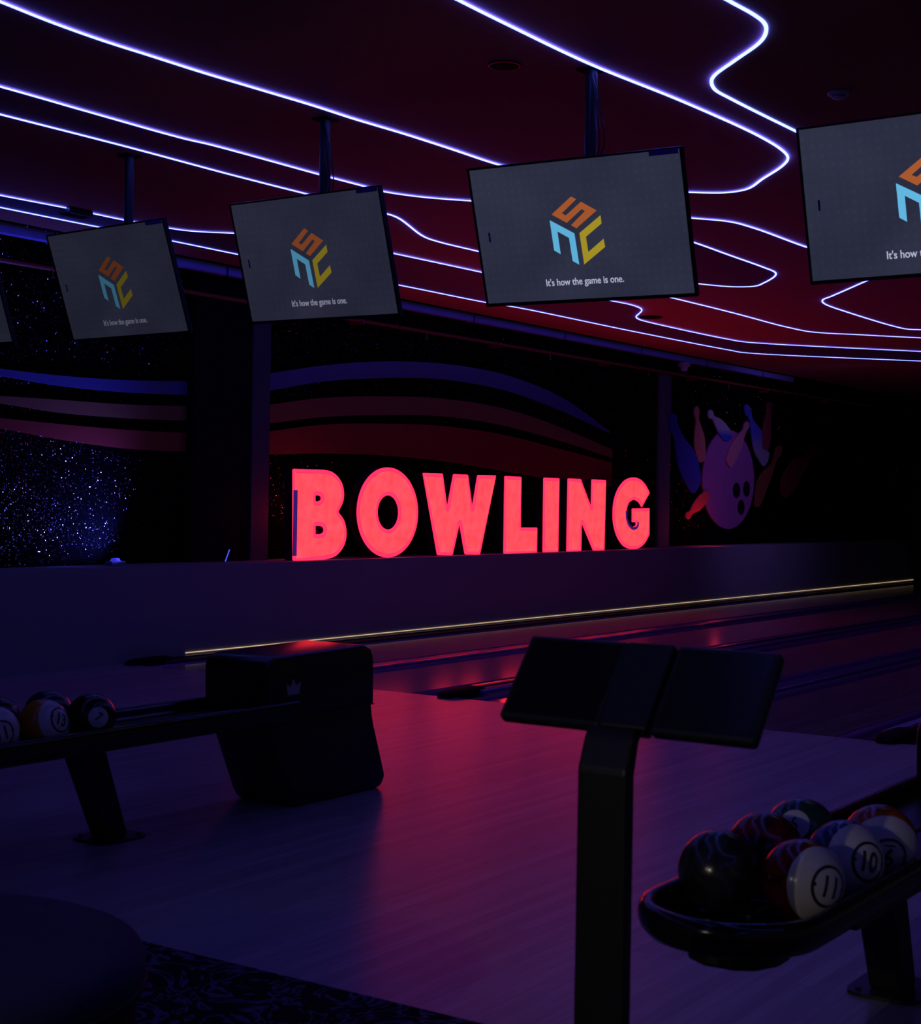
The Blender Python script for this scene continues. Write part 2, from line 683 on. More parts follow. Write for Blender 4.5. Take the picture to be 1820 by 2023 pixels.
def nose(x0, y, w, h):
    """tapering rounded end of a capping, lofted along x"""
    bm = bmesh.new()
    st = [(0.0, 0.30, 0.25), (0.03, 0.62, 0.55), (0.08, 0.85, 0.8), (0.16, 0.97, 0.95), (0.30, 1.0, 1.0), (0.50, 1.0, 1.0)]
    rings = []
    for dx, fw, fh in st:
        r = []
        for k in range(9):
            an = PI * k / 8
            yy = math.copysign(abs(math.cos(an)) ** 0.5, math.cos(an)) * w / 2 * fw
            zz = math.sin(an) ** 0.5 * h * fh if math.sin(an) > 1e-6 else 0
            r.append(bm.verts.new((x0 + dx, y + yy, zz)))
        rings.append(r)
    for a, b in zip(rings, rings[1:]):
        for k in range(8):
            bm.faces.new((a[k], b[k], b[k + 1], a[k + 1]))
        bm.faces.new((a[8], b[8], b[0], a[0]))
    bm.faces.new(rings[0])
    bm.faces.new(list(reversed(rings[-1])))
    return bm


cwords = ['black capping with a blunt nose at the foot of the low wall', 'black capping between lanes, its nose left of the console',
          'black capping between lanes, its nose beside the right hood', 'black capping between the rightmost lanes']
for c, w in zip(CAPS[:3], cwords):
    t = thing('lane_capping', w, 'lane divider', (FOUL - 0.2, c, 0), 'cappings between lane pairs')
    wd = 0.30
    a0 = (FOUL + 0.3) - (FOUL - 0.2)
    bm = bmesh.new()
    hh = 0.018 if c > 10 else 0.040
    ylim = 0.065 if c > 10 else 0.15
    add_box(bm, a0, END - 1.2 - (FOUL - 0.2), -0.15, ylim, -0.12, hh, bev=0.014 if c > 10 else 0.03, seg=4)
    obj('capping_body', bm, m_black if c > 10 else m_rail, t, smooth=True, angle=50)
    obj('capping_edge', box(a0, END - 1.2 - (FOUL - 0.2), -0.02, 0.03, hh - 0.002, hh + 0.012, bev=0.004, seg=1), m_black, t)
    obj('nose', nose(0.11, -0.04 if c > 10 else 0, 0.20, 0.055), m_black_matt, t, smooth=True, angle=60)

# pin decks are dark: masking panel at the far end
t = thing('masking_unit', 'black masking panel closing the far end of the lanes', 'masking panel', (END - 1.2, 5, 0))
obj('panel', box(0, 0.06, -8.5, 5.45, 0.55, 3.2, bev=0.01, seg=1), m_black, t)
obj('curtain', box(0.25, 0.28, -8.5, 5.45, -0.1, 0.56), m_black_matt, t)

# ------------------------------------------------------------------ ceiling strips and painted bands
L1 = [(-5.0, 4.6, 0), (0.0, 5.0, 0), (2.6, 5.6, 0), (-160, -60), (0, 2), (100, 42), (200, 78), (300, 110), (400, 142), (500, 172), (620, 208), (700, 234), (800, 264), (890, 293),  # three-value points are strip runs added out of view for their light
      (980, 323), (1080, 350), (1180, 368), (1280, 377), (1357, 379), (1430, 380), (1472, 374), (1508, 352), (1546, 327), (1557, 312),
      (1548, 298), (1500, 268), (1350, 200), (1165, 125), (1000, 46), (908, 0), (780, -66), (4.0, 3.4, 0), (2.4, 2.3, 0), (0.0, 2.6, 0), (-4.0, 2.2, 0)]
L8 = [(-6.0, -2.2, 0), (-2.5, -2.6, 0), (-0.5, -1.2, 0), (0.4, -2.8, 0), (2.6, -3.2, 0), (3.6, -1.6, 0), (2.6, -0.2, 0), (2.9, 1.2, 0), (1340, -62), (1440, 0), (1490, 28), (1510, 44), (1514, 60), (1502, 82), (1450, 120), (1412, 148), (1406, 161), (1414, 177),  # leading three-value points: unseen zigzag added to light the seating from above
      (1440, 192), (1570, 257), (1660, 300), (1760, 335), (1860, 350)]
L2 = [(-160, 128), (0, 170), (182, 222), (360, 272), (420, 286), (635, 345), (715, 366), (755, 377), (830, 388), (930, 396),
      (1080, 404), (1220, 416), (1365, 430), (1440, 437), (1490, 450), (1595, 488), (1640, 500), (1720, 480), (1860, 430)]
L3 = [(-160, 184), (0, 225), (250, 289), (455, 344), (600, 381), (690, 403), (762, 421), (785, 429), (840, 468), (870, 478), (945, 496),
      (1100, 533), (1240, 567), (1345, 592), (1450, 618), (1560, 647), (1610, 656), (1700, 661), (1820, 667), (1960, 672)]
L4 = [(-160, 353), (0, 385), (140, 412), (240, 433), (327, 449), (380, 456), (460, 460), (560, 465), (680, 480), (777, 500), (950, 537),
      (1080, 566), (1200, 592), (1248, 602), (1268, 611), (1257, 626), (1264, 631), (1290, 638), (1440, 670), (1480, 676), (1820, 694), (1960, 701)]
L5 = [(-160, 376), (0, 409), (190, 447), (333, 474), (470, 502), (640, 535), (790, 563), (960, 597), (1022, 607), (1240, 652), (1440, 691),
      (1478, 697), (1820, 713), (1960, 719)]
ISL = [(1240, 445), (1300, 458), (1370, 478), (1440, 503), (1510, 528), (1531, 537), (1532, 544), (1510, 558), (1490, 565), (1450, 566),
       (1380, 560), (1290, 548), (1200, 520), (1190, 465)]
L9 = [(1880, 470), (1800, 515), (1695, 562), (1645, 584), (1626, 592), (1630, 600), (1680, 618), (1770, 645), (1795, 650), (1820, 651), (1940, 655)]


def up(line, z=CEIL):
    return [on_z(x, y, z) if len(p_) == 2 else Vector((x, y, z)) for p_ in line for x, y in (p_[:2],)]


def led(line, label, w=0.022, closed=False, gain=1.0, key='cool'):
    pts = catmull(up(line, CEIL - 0.006), 7, closed)
    m = mat('led_' + key, (0.8, 0.8, 0.85), 0.4, emit=LED_BLUE, gain=gain * LED_GAIN, var=0.08, vscale=2.5)
    o = obj('led_strip', ribbon(pts, w * 0.72, 0.006, closed), m)
    return tag(o, label, 'light strip', 'LED strips tracing the ceiling')


led(L1, 'long blue-white ceiling strip looping round above the third screen', 0.023)
led(L8, 'thick zigzag blue-white strip at the upper right of the ceiling', 0.026)
led(L2, 'blue-white strip running behind the second and third screens', 0.020)
led(L3, 'blue-white strip with a step between the second and third screens', 0.019)
led(L4, 'blue-white strip with a small kink beneath the third screen', 0.017)
led(L5, 'outermost blue-white strip, along the ceiling edge near the pipes', 0.016)
led(ISL, 'closed pointed loop of blue-white strip right of the third screen', 0.020, True)
led(L9, 'blue-white strip with a sharp turn below the rightmost screen', 0.020)


def patch(name, poly, m, dz=0.004):
    bm = bmesh.new()
    vs = [bm.verts.new(p) for p in poly]
    f = bm.faces.new(vs)
    r = bmesh.ops.extrude_face_region(bm, geom=[f])
    bmesh.ops.translate(bm, vec=(0, 0, -dz), verts=[v for v in r['geom'] if isinstance(v, bmesh.types.BMVert)])
    bmesh.ops.triangulate(bm, faces=[q for q in bm.faces if len(q.verts) > 4])
    return struct(obj(name, bm, m))


c2, c3, c4, c5 = (catmull(up(l), 7) for l in (L2, L3, L4, L5))
patch('ceiling', c2 + list(reversed(c3)), m_purple)
patch('ceiling', c4 + list(reversed(c5)), m_navy)
patch('ceiling', catmull(up(ISL), 7, True), m_navy, 0.006)
c8 = catmull(up(L8[8:]), 7)
patch('ceiling', c8 + [Vector((c8[-1].x, -5, CEIL)), Vector((c8[0].x, -5, CEIL))], m_brown)
cL1 = catmull(up(L1), 7)

# round fittings in the ceiling
p = on_z(997, 128, CEIL)
t = thing('ceiling_speaker', 'round dark speaker grille in the ceiling left of the middle screen post', 'ceiling speaker', p)
obj('grille', lathe([(0, -0.006), (0.065, -0.006), (0.07, -0.004), (0.075, 0)], 40), m_black_matt, t, smooth=True)
obj('rim', lathe([(0.075, 0), (0.075, -0.008), (0.085, -0.007), (0.09, 0)], 40), m_black, t, smooth=True)
p = on_z(1657, 182, CEIL)
t = thing('smoke_detector', 'pale round smoke detector on the brown ceiling, upper right', 'smoke detector', p)
m_white = mat('white_plastic', (0.5, 0.48, 0.48), 0.5, var=0.04)
obj('base', lathe([(0, 0), (0.06, 0), (0.06, -0.014), (0.05, -0.020), (0, -0.020)], 32), m_white, t, smooth=True, angle=40)
obj('sensor_head', lathe([(0, -0.020), (0.036, -0.020), (0.036, -0.032), (0.025, -0.038), (0, -0.04)], 32), m_white, t, smooth=True, angle=40)
obj('vent', lathe([(0.0362, -0.022), (0.0375, -0.022), (0.0375, -0.028), (0.0362, -0.028)], 32), m_black, t)
p = on_z(1285, 626, CEIL)
t = thing('ceiling_speaker', 'small dark speaker grille on the bright red ceiling by the strip kink', 'ceiling speaker', p)
obj('grille', lathe([(0, -0.014), (0.13, -0.014), (0.15, 0)], 32), m_black_matt, t)
p = on_z(150, 414, CEIL)
t = thing('wall_box', 'small dark box on the ceiling interrupting the left strip', 'junction box', p)
obj('housing', box(-0.12, 0.12, -0.07, 0.07, -0.05, 0, bev=0.008, seg=2), m_black, t)
obj('cover', box(-0.10, 0.10, -0.05, 0.05, -0.055, -0.05), m_black_matt, t)

# duct and sprinkler pipe along the wall head
t = thing('duct', 'long square duct with blue light in its colour hanging along the head of the side wall', 'duct', (8.0, 10.66, 3.80))
bm = bmesh.new()
add_box(bm, -2.0, 18.0, -0.04, 0.04, -0.045, 0.045, bev=0.01, seg=2)
for k in range(9):
    add_box(bm, -1.0 + 2.2 * k, -0.96 + 2.2 * k, -0.046, 0.046, -0.051, 0.051)
obj('trunking', bm, m_pipe, t)
for k in range(9):
    obj('hanger_rod', cyl((-0.98 + 2.2 * k, -0.05, -0.06), (-0.98 + 2.2 * k, -0.05, 0.90), 0.006, n=8), m_steel, t)
t = thing('sprinkler_pipe', 'thin dark red pipe running below the duct on the wall', 'pipe', (8.0, 10.95, 3.58))
obj('pipe', tube([(-2 + k * 2.5, 0, 0.0 + 0.004 * k) for k in range(11)], 0.022, 12), m_redpipe, t, smooth=True, angle=50)
for k in range(8):
    bm = cyl((1.5 + 2.9 * k, 0, 0.0), (1.5 + 2.9 * k, 0, -0.07), 0.012, 0.008, 10)
    add_cyl(bm, (1.5 + 2.9 * k, 0, -0.07), (1.5 + 2.9 * k, 0, -0.075), 0.022, n=12)
    obj('sprinkler_head', bm, m_redpipe, t)
    obj('clip', box(0.2 + 2.9 * k, 0.23 + 2.9 * k, -0.03, 0.15, -0.03, 0.03), m_redpipe, t)

# security camera
p = on_y(1352, 700, 10.66)
t = thing('security_camera', 'small pale dome camera under the duct near the right post', 'camera', (p.x, 10.66, 3.75))
obj('mount', lathe([(0, 0.0), (0.09, 0.0), (0.10, -0.02), (0.10, -0.06), (0.085, -0.07), (0, -0.07)], 24), m_white, t, smooth=True, angle=40)
obj('shroud', lathe([(0.0, -0.07), (0.07, -0.07), (0.045, -0.14), (0, -0.14)], 24), m_white, t, smooth=True, angle=40)
obj('lens_dome', lathe([(0.042, -0.135), (0.040, -0.16), (0.025, -0.18), (0, -0.186)], 24), m_black_gloss, t, smooth=True)

# ------------------------------------------------------------------ wall: columns, bands, cut-outs
def wall_x(px, py=900, y=BACK - 0.05):
    return on_y(px, py, y).x


xa, xb = wall_x(378, 900, 11.0), wall_x(492, 900, 11.0)
struct(obj('trim_1', box(xa, xb, 10.98, BACK, 0.895, 3.9, bev=0.005, seg=1), m_black_matt))
xc = wall_x(530, 900, 10.98)
struct(obj('trim_2', box(xb, xc, 10.96, BACK, 0.895, 3.9, bev=0.005, seg=1), m_column))
xd, xe = wall_x(1303, 900, 11.05), wall_x(1325, 900, 11.05)
bm = box(xd, xe, 11.05, BACK, 0.895, 3.6, bev=0.005, seg=1)
struct(obj('trim_3', bm, m_post))


def wall_poly(pxpts, y, thick, sub=6, smooth=True):
    pts = [on_y(x, yy, y) for x, yy in pxpts]
    if smooth:
        pts = catmull(pts, sub, True)
    pts = [Vector((q.x, y, q.z)) for q in pts]
    return prism(pts, (0, thick, 0))


def band(top, bot, y, thick):
    t_ = catmull([on_y(x, yy, y) for x, yy in top], 8)
    b_ = catmull([on_y(x, yy, y) for x, yy in bot], 8)
    bm = bmesh.new()
    n = min(len(t_), len(b_))
    rows = []
    for i in range(n):
        a, c = t_[i], b_[i]
        rows.append((bm.verts.new((a.x, y, a.z)), bm.verts.new((c.x, y, c.z)),
                     bm.verts.new((c.x, y + thick, c.z)), bm.verts.new((a.x, y + thick, a.z))))
    for a, b in zip(rows, rows[1:]):
        for k in range(4):
            bm.faces.new((a[k], a[(k + 1) % 4], b[(k + 1) % 4], b[k]))
    bm.faces.new(rows[0])
    bm.faces.new(list(reversed(rows[-1])))
    return bm


m_bblue = mat('blue_laminate', (0.09, 0.09, 0.28), 0.24, var=0.05, vscale=2)
m_borange = mat('orange_laminate', (0.28, 0.11, 0.05), 0.20, var=0.05, vscale=2)
m_bred = mat('red_laminate', (0.34, 0.04, 0.03), 0.20, var=0.05, vscale=2)
yb = 11.07
G1 = 'curved bands over the big sign'
tag(obj('wall_band', band([(532, 738), (640, 722), (760, 714), (880, 719), (1000, 741), (1110, 785), (1205, 852)],
                          [(532, 772), (640, 754), (760, 747), (880, 750), (1000, 772), (1110, 812), (1205, 856)], yb, 0.03), m_bblue),
    'blue curved band, highest of three arching over the red letters', 'wall decoration', G1)
tag(obj('wall_band', band([(529, 800), (640, 786), (760, 783), (880, 788), (1000, 808), (1110, 845), (1210, 888)],
                          [(529, 837), (640, 824), (760, 820), (880, 823), (1000, 842), (1110, 872), (1210, 905)], yb, 0.03), m_borange),
    'orange curved band, middle of three arching over the red letters', 'wall decoration', G1)
tag(obj('wall_band', band([(527, 853), (640, 839), (760, 837), (880, 842), (1000, 860), (1110, 888), (1210, 914)],
                          [(526, 898), (640, 896), (760, 900), (880, 912), (1000, 932), (1110, 950), (1210, 962)], yb, 0.03), m_bred),
    'wide red curved band just above the red letters', 'wall decoration', G1)
G2 = 'curved bands left of the black pillar'
tag(obj('wall_band', band([(-90, 715), (0, 728), (120, 742), (250, 751), (383, 753)], [(-90, 728), (0, 742), (120, 762), (250, 775), (383, 781)], yb, 0.03), m_bblue),
    'blue curved band dipping to the left of the black pillar', 'wall decoration', G2)
tag(obj('wall_band', band([(-90, 777), (0, 782), (120, 790), (250, 799), (383, 803)], [(-90, 790), (0, 797), (120, 815), (250, 826), (383, 832)], yb, 0.03), m_borange),
    'dark orange curved band, middle one left of the black pillar', 'wall decoration', G2)
tag(obj('wall_band', band([(-90, 818), (0, 826), (120, 838), (250, 849), (383, 856)], [(-90, 834), (0, 846), (120, 868), (250, 886), (383, 894)], yb, 0.03), m_bred),
    'dark red curved band, lowest one left of the black pillar', 'wall decoration', G2)

# painted cut-outs of a ball and flying pins
def q5(l):
    return [(1300 + x / 5.0556, 780 + y / 5.0556) for x, y in l]


m_cball = mat('purple_cutout_paint', (0.42, 0.14, 0.40), 0.42, var=0.08, vscale=3)
yc = 11.05
t = thing('ball_cutout', 'large purple bowling ball cut-out with three finger holes on the dark wall', 'wall decoration', (0, 0, 0))
ell = [(705 + 258 * math.cos(a * PI / 24), 845 + 495 * math.sin(a * PI / 24)) for a in range(48)]
obj('ball_disc', wall_poly(q5(ell), yc, 0.03, smooth=False), m_cball, t)
for cx_, cy_, a_, b_ in ((787, 955, 36, 78), (887, 940, 33, 78), (833, 1123, 34, 75)):
    e2 = [(cx_ + a_ * math.cos(a * PI / 12), cy_ + b_ * math.sin(a * PI / 12)) for a in range(24)]
    obj('finger_hole', wall_poly(q5(e2), yc - 0.004, 0.005, smooth=False), m_black_matt, t)


def reflected_tones(name, c1, c2, z0, z1):  # blends up the height; coloured reflections put into the base colour
    m = mat(name, c1, 0.42)
    nt = m.node_tree
    b = nt.nodes['Principled BSDF']
    for l in list(b.inputs['Base Color'].links):
        nt.links.remove(l)
    g = nt.nodes.new('ShaderNodeTexCoord')
    s = nt.nodes.new('ShaderNodeSeparateXYZ')
    nt.links.new(g.outputs['Object'], s.inputs[0])
    r = nt.nodes.new('ShaderNodeMapRange')
    r.inputs['From Min'].default_value = z0
    r.inputs['From Max'].default_value = z1
    nt.links.new(s.outputs['Z'], r.inputs['Value'])
    mx = nt.nodes.new('ShaderNodeMix')
    mx.data_type = 'RGBA'
    mx.inputs['A'].default_value = (*c2, 1)
    mx.inputs['B'].default_value = (*c1, 1)
    nt.links.new(r.outputs['Result'], mx.inputs['Factor'])
    nt.links.new(mx.outputs['Result'], b.inputs['Base Color'])
    return m


pins = [
    ('blue', [(130, 200), (185, 200), (203, 300), (260, 420), (330, 510), (385, 600), (420, 740), (430, 860), (400, 940), (355, 985), (290, 900), (230, 770), (195, 640), (170, 430), (125, 340)],
     'long blue pin cut-out leaning right, nearest the grey post', mat('blue_cutout_paint', (0.06, 0.07, 0.45), 0.4)),
    ('salmon', [(390, 112), (412, 140), (417, 180), (412, 240), (440, 330), (465, 410), (475, 500), (470, 650), (408, 668), (385, 600), (368, 500), (370, 380), (382, 240), (364, 180), (370, 135)],
     'slim salmon pin cut-out standing between blue pin and purple ball', mat('salmon_cutout_paint', (0.62, 0.22, 0.16), 0.42)),
    ('white', [(530, 150), (555, 170), (562, 205), (620, 235), (680, 290), (735, 370), (745, 420), (712, 465), (660, 445), (610, 380), (575, 300), (545, 240), (515, 235), (503, 190), (508, 160)],
     'white pin cut-out with blue reflected light painted at its foot, tilted onto the purple ball', None),
    ('pink', [(890, 265), (912, 285), (915, 315), (885, 370), (865, 430), (840, 530), (790, 640), (732, 722), (688, 655), (710, 560), (760, 460), (820, 380), (855, 340), (868, 285)],
     'pink pin cut-out lying across the top of the purple ball', mat('pink_cutout_paint', (0.70, 0.25, 0.32), 0.42)),
    ('tall', [(875, 100), (920, 120), (938, 180), (950, 240), (1000, 310), (1040, 370), (1050, 530), (1110, 570), (1105, 650), (1060, 715), (1010, 650), (970, 570), (940, 400), (915, 240), (880, 190)],
     'tall pin cut-out with blue and white reflections painted on, leaning right of the purple ball', None),
    ('maroon', [(1095, 85), (1140, 90), (1135, 170), (1128, 280), (1130, 420), (1105, 545), (1047, 530), (1045, 420), (1060, 300), (1090, 180)],
     'slim maroon pin cut-out upright beside the tall blue and white one', mat('maroon_cutout_paint', (0.30, 0.05, 0.06), 0.42)),
    ('rust', [(1195, 515), (1245, 520), (1235, 590), (1190, 650), (1150, 780), (1095, 930), (1020, 1110), (975, 1110), (985, 960), (1000, 860), (1060, 760), (1150, 670), (1170, 600)],
     'rust brown pin cut-out slanting just right of the purple ball', mat('rust_cutout_paint', (0.30, 0.09, 0.04), 0.42)),
    ('dark', [(1530, 520), (1580, 520), (1585, 600), (1530, 660), (1450, 800), (1380, 930), (1300, 1015), (1245, 1010), (1235, 880), (1290, 740), (1370, 640), (1480, 610)],
     'dark red pin cut-out farthest right of the ball cut-out', mat('darkred_cutout_paint', (0.22, 0.03, 0.03), 0.42)),
    ('red', [(500, 965), (515, 1035), (470, 1100), (420, 1155), (350, 1190), (325, 1230), (300, 1245), (277, 1215), (285, 1180), (320, 1160), (350, 1100), (400, 1025), (450, 980)],
     'small bright red pin cut-out below left of the purple ball', mat('red_cutout_paint', (0.75, 0.12, 0.10), 0.42)),
]
for k, poly, lab, m in pins:
    if m is None:
        zz = [on_y(x, y, yc).z for x, y in q5(poly)]
        lo, hi = min(zz), max(zz)
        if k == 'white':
            m = reflected_tones('cutout_white_blue_reflection', (0.45, 0.42, 0.48), (0.05, 0.12, 0.55), lo + 0.18 * (hi - lo), lo + 0.4 * (hi - lo))
        else:
            m = reflected_tones('cutout_blue_white_reflection', (0.10, 0.14, 0.65), (0.35, 0.33, 0.42), lo + 0.25 * (hi - lo), lo + 0.55 * (hi - lo))
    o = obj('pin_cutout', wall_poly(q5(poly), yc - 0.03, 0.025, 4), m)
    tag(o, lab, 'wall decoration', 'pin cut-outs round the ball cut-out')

# blue wash light on the ledge, aimed up the glitter wall
p = on_y(228, 1104, 10.85)
t = thing('wash_light', 'small blue wash light standing on the ledge at the left', 'spotlight', (p.x, 10.85, 0.895))
obj('housing', box(-0.09, 0.09, -0.05, 0.05, 0.0, 0.045, bev=0.006, seg=2), mat('light_housing', (0.2, 0.2, 0.3), 0.5), t)
obj('lens', lathe([(0, 0.075), (0.035, 0.07), (0.05, 0.045)], 24), mat('blue_lens', (0.1, 0.1, 0.9), 0.3, emit=(0.05, 0.05, 0.8), gain=0.6), t, smooth=True)
lamp('wash_light_beam', 'SPOT', (p.x + 0.15, 10.72, 1.0), (p.x - 0.30, 11.12, 1.55), (0.09, 0.10, 1.0), 190, 0.03, 125, 1.0)

# row of tiny blue LEDs leaning against the pillar
a, b = on_y(453, 1078, 10.85), on_y(444, 1103, 10.85)
t = thing('led_bar', 'short leaning row of tiny blue lights on the ledge by the pillar', 'light bar', (b.x, 10.85, 0.895))
d = a - b
obj('stick', tube([(0, 0.01, 0.0), (d.x, 0.01, d.z + 0.02)], 0.012, 8), m_black, t)
m_dot = mat('blue_led_dot', (0.2, 0.2, 1), 0.4, emit=(0.12, 0.16, 2.0), gain=0.9)
for k in range(8):
    u = 0.12 + 0.82 * k / 7
    bm = bmesh.new()
    bmesh.ops.create_uvsphere(bm, u_segments=8, v_segments=6, radius=0.0065,
                              matrix=Matrix.Translation((d.x * u, -0.006, d.z * u)))
    obj('led', bm, m_dot, t)

# warm strip along the foot of the low wall
x0, x1 = on_y(368, 1287, WALL - 0.01).x, 32.7
m_warm = mat('warm_led', (0.8, 0.7, 0.5), 0.4, emit=(0.85, 0.58, 0.33), gain=0.8, var=0.1, vscale=1.5)
o = obj('led_strip', box(x0, x1, WALL - 0.008, WALL, 0.044, 0.052), m_warm)
tag(o, 'thin warm white light strip along the foot of the low wall', 'light strip')

# ------------------------------------------------------------------ BOWLING letters
m_can = mat('letter_can', (0.02, 0.018, 0.03), 0.35, var=0.1)
m_face = mat('lit_red_acrylic', (0.6, 0.1, 0.12), 0.4, emit=SIGN_FACE, gain=1.0, var=0.55, vscale=7.5)
m_trim = mat('lit_red_trim', (0.6, 0.1, 0.12), 0.4, emit=SIGN_TRIM, gain=1.0, var=0.06, vscale=8)
m_groove = mat('lit_groove', (0.5, 0.08, 0.1), 0.4, emit=(0.80, 0.028, 0.095), gain=1.0, var=0.05)
m_dead = mat('faint_glow_trim', (0.20, 0.14, 0.5), 0.4, emit=(0.030, 0.008, 0.10), gain=1.0, var=0.3, vscale=10)  # dead trim, with a faint blue glow added as emission
YL = 10.70


def qa(l):
    return [(540 + x / 4.3333, 900 + y / 4.3333) for x, y in l]


def qb(l):
    return [(960 + x / 5.0556, 900 + y / 5.0556) for x, y in l]


def flat(l):
    return [(v.x, v.z) for v in (on_y(x, y, YL) for x, y in l)]


def ellp(cx_, cy_, a_, b_, n=56):
    return [(cx_ + a_ * math.cos(2 * PI * i / n), cy_ + b_ * math.sin(2 * PI * i / n)) for i in range(n)]


def smooth2(l, sub=5):
    return [(v.x, v.y) for v in catmull([Vector((x, y, 0)) for x, y in l], sub, True)]


def mixed(l, sub=5):
    """polyline with runs marked None,... : plain points are corners, lists are smooth arcs"""
    out = []
    for e in l:
        if isinstance(e, list):
            out += [(v.x, v.y) for v in catmull([Vector((x, y, 0)) for x, y in e], sub)]
        else:
            out.append(e)
    return out


R_ = 0.02
letters = {
    'B': [round_loop(flat(qa(mixed([(170, 120), [(430, 128), (500, 145), (555, 190), (592, 255), (605, 330), (597, 400), (556, 488)],
                                    [(560, 494), (605, 560), (625, 645), (620, 730), (592, 800), (540, 860), (480, 886), (420, 897)], (170, 905)]))), R_),
          round_loop(flat(qa([(360, 346), (388, 346), (408, 354), (414, 372), (408, 390), (388, 398), (360, 398)])), 0.01, 2),
          round_loop(flat(qa([(360, 607), (402, 607), (428, 618), (437, 643), (428, 668), (402, 680), (360, 680)])), 0.01, 2)],
    'O': [flat(qa(ellp(979, 495, 260, 385))), flat(qa(ellp(984, 495, 91, 147)))],
    'W': [round_loop(flat(qa([(1283, 160), (1450, 166), (1490, 465), (1545, 171), (1667, 176), (1705, 465), (1752, 178), (1907, 182),
                              (1770, 857), (1643, 857), (1596, 588), (1535, 863), (1407, 864)])), R_)],
    'L': [round_loop(flat(qb([(191, 213), (355, 222), (348, 728), (514, 728), (511, 975), (181, 986)])), R_)],
    'I': [round_loop(flat(qb([(581, 228), (735, 234), (723, 965), (572, 971)])), R_)],
    'N': [round_loop(flat(qb([(823, 235), (948, 242), (1055, 528), (1060, 246), (1200, 253), (1184, 950), (1075, 954), (958, 670),
                              (953, 958), (809, 963)])), R_)],
    'G': [round_loop(flat(qb(mixed([[(1636, 380), (1602, 312), (1550, 252), (1480, 228), (1400, 250), (1330, 330), (1285, 450), (1272, 590),
                                     (1285, 730), (1330, 850), (1390, 920), (1465, 942), (1540, 925), (1592, 876), (1634, 795)],
                                    (1634, 534), (1463, 538), (1463, 672), (1504, 676),
                                    [(1502, 706), (1470, 721), (1435, 700), (1412, 645), (1405, 575), (1416, 510), (1441, 468), (1476, 450),
                                     (1512, 461), (1540, 490), (1558, 523)]]))), 0.012, 3)],
}
order = ['first', 'second', 'third', 'fourth', 'fifth', 'sixth', 'last']
TOM = Matrix(((1, 0, 0, 0), (0, 0, -1, 0), (0, 1, 0, 0), (0, 0, 0, 1)))      # local z faces -Y
for (ch, loops), w in zip(letters.items(), order):
    xs = [p[0] for p in loops[0]]
    zs = [p[1] for p in loops[0]]
    cx_, z0 = (min(xs) + max(xs)) / 2, min(zs)
    L = [[(x - cx_, z - z0) for x, z in lp] for lp in loops]
    t = thing('sign_letter', 'glowing red block letter %s, %s of the word BOWLING on the ledge' % (ch, w), 'illuminated letter',
              (cx_, YL, max(0.896, z0)), 'letters of the lit word')
    link('letter_can', bake(curve_mesh(L, 0.055), Matrix.Translation((0, 0.065, 0)) @ TOM), m_can, t)
    link('trim_cap', bake(curve_mesh(L, 0.006), Matrix.Translation((0, 0.004, 0)) @ TOM), m_trim, t)
    link('acrylic_face', bake(curve_mesh(L, 0.004, -0.042), Matrix.Translation((0, -0.002, 0)) @ TOM), m_face, t)
    link('face_groove', bake(curve_mesh(L, 0.004, -0.033), Matrix.Translation((0, -0.0005, 0)) @ TOM), m_groove, t)
    if ch == 'B':
        a, b = on_y(540 + 180 / 4.3333, 900 + 300 / 4.3333, YL), on_y(540 + 180 / 4.3333, 900 + 865 / 4.3333, YL)
        o = obj('faint_glow_trim', box(a.x - cx_ - 0.018, a.x - cx_ + 0.045, -0.010, -0.004, b.z - z0, a.z - z0), m_dead, t)
        o['label'] = 'dark blue stretch of trim, given a faint glow, where the red light has failed'
    if ch == 'G':
        path = qb([(1398, 560), (1402, 640), (1425, 700), (1455, 733), (1475, 738), (1502, 728), (1515, 706), (1517, 668)])
        pts = [on_y(x, y, YL) for x, y in path]
        cm = []
        bm = bmesh.new()
        prev = None
        for i, q in enumerate(pts):
            a_ = pts[max(i - 1, 0)]
            b_ = pts[min(i + 1, len(pts) - 1)]
            dd = (b_ - a_).normalized()
            s = Vector((-dd.z, 0, dd.x)) * 0.022
            cur = [bm.verts.new((q.x - cx_ + s.x, -0.012, q.z - z0 + s.z)), bm.verts.new((q.x - cx_ - s.x, -0.012, q.z - z0 - s.z)),
                   bm.verts.new((q.x - cx_ - s.x, -0.005, q.z - z0 - s.z)), bm.verts.new((q.x - cx_ + s.x, -0.005, q.z - z0 + s.z))]
            if prev:
                for k in range(4):
                    bm.faces.new((prev[k], cur[k], cur[(k + 1) % 4], prev[(k + 1) % 4]))
            prev = cur
        o = obj('faint_glow_trim', bm, m_dead, t)
        o['label'] = 'dark blue stretch of trim, given a faint glow, where the red light has failed'

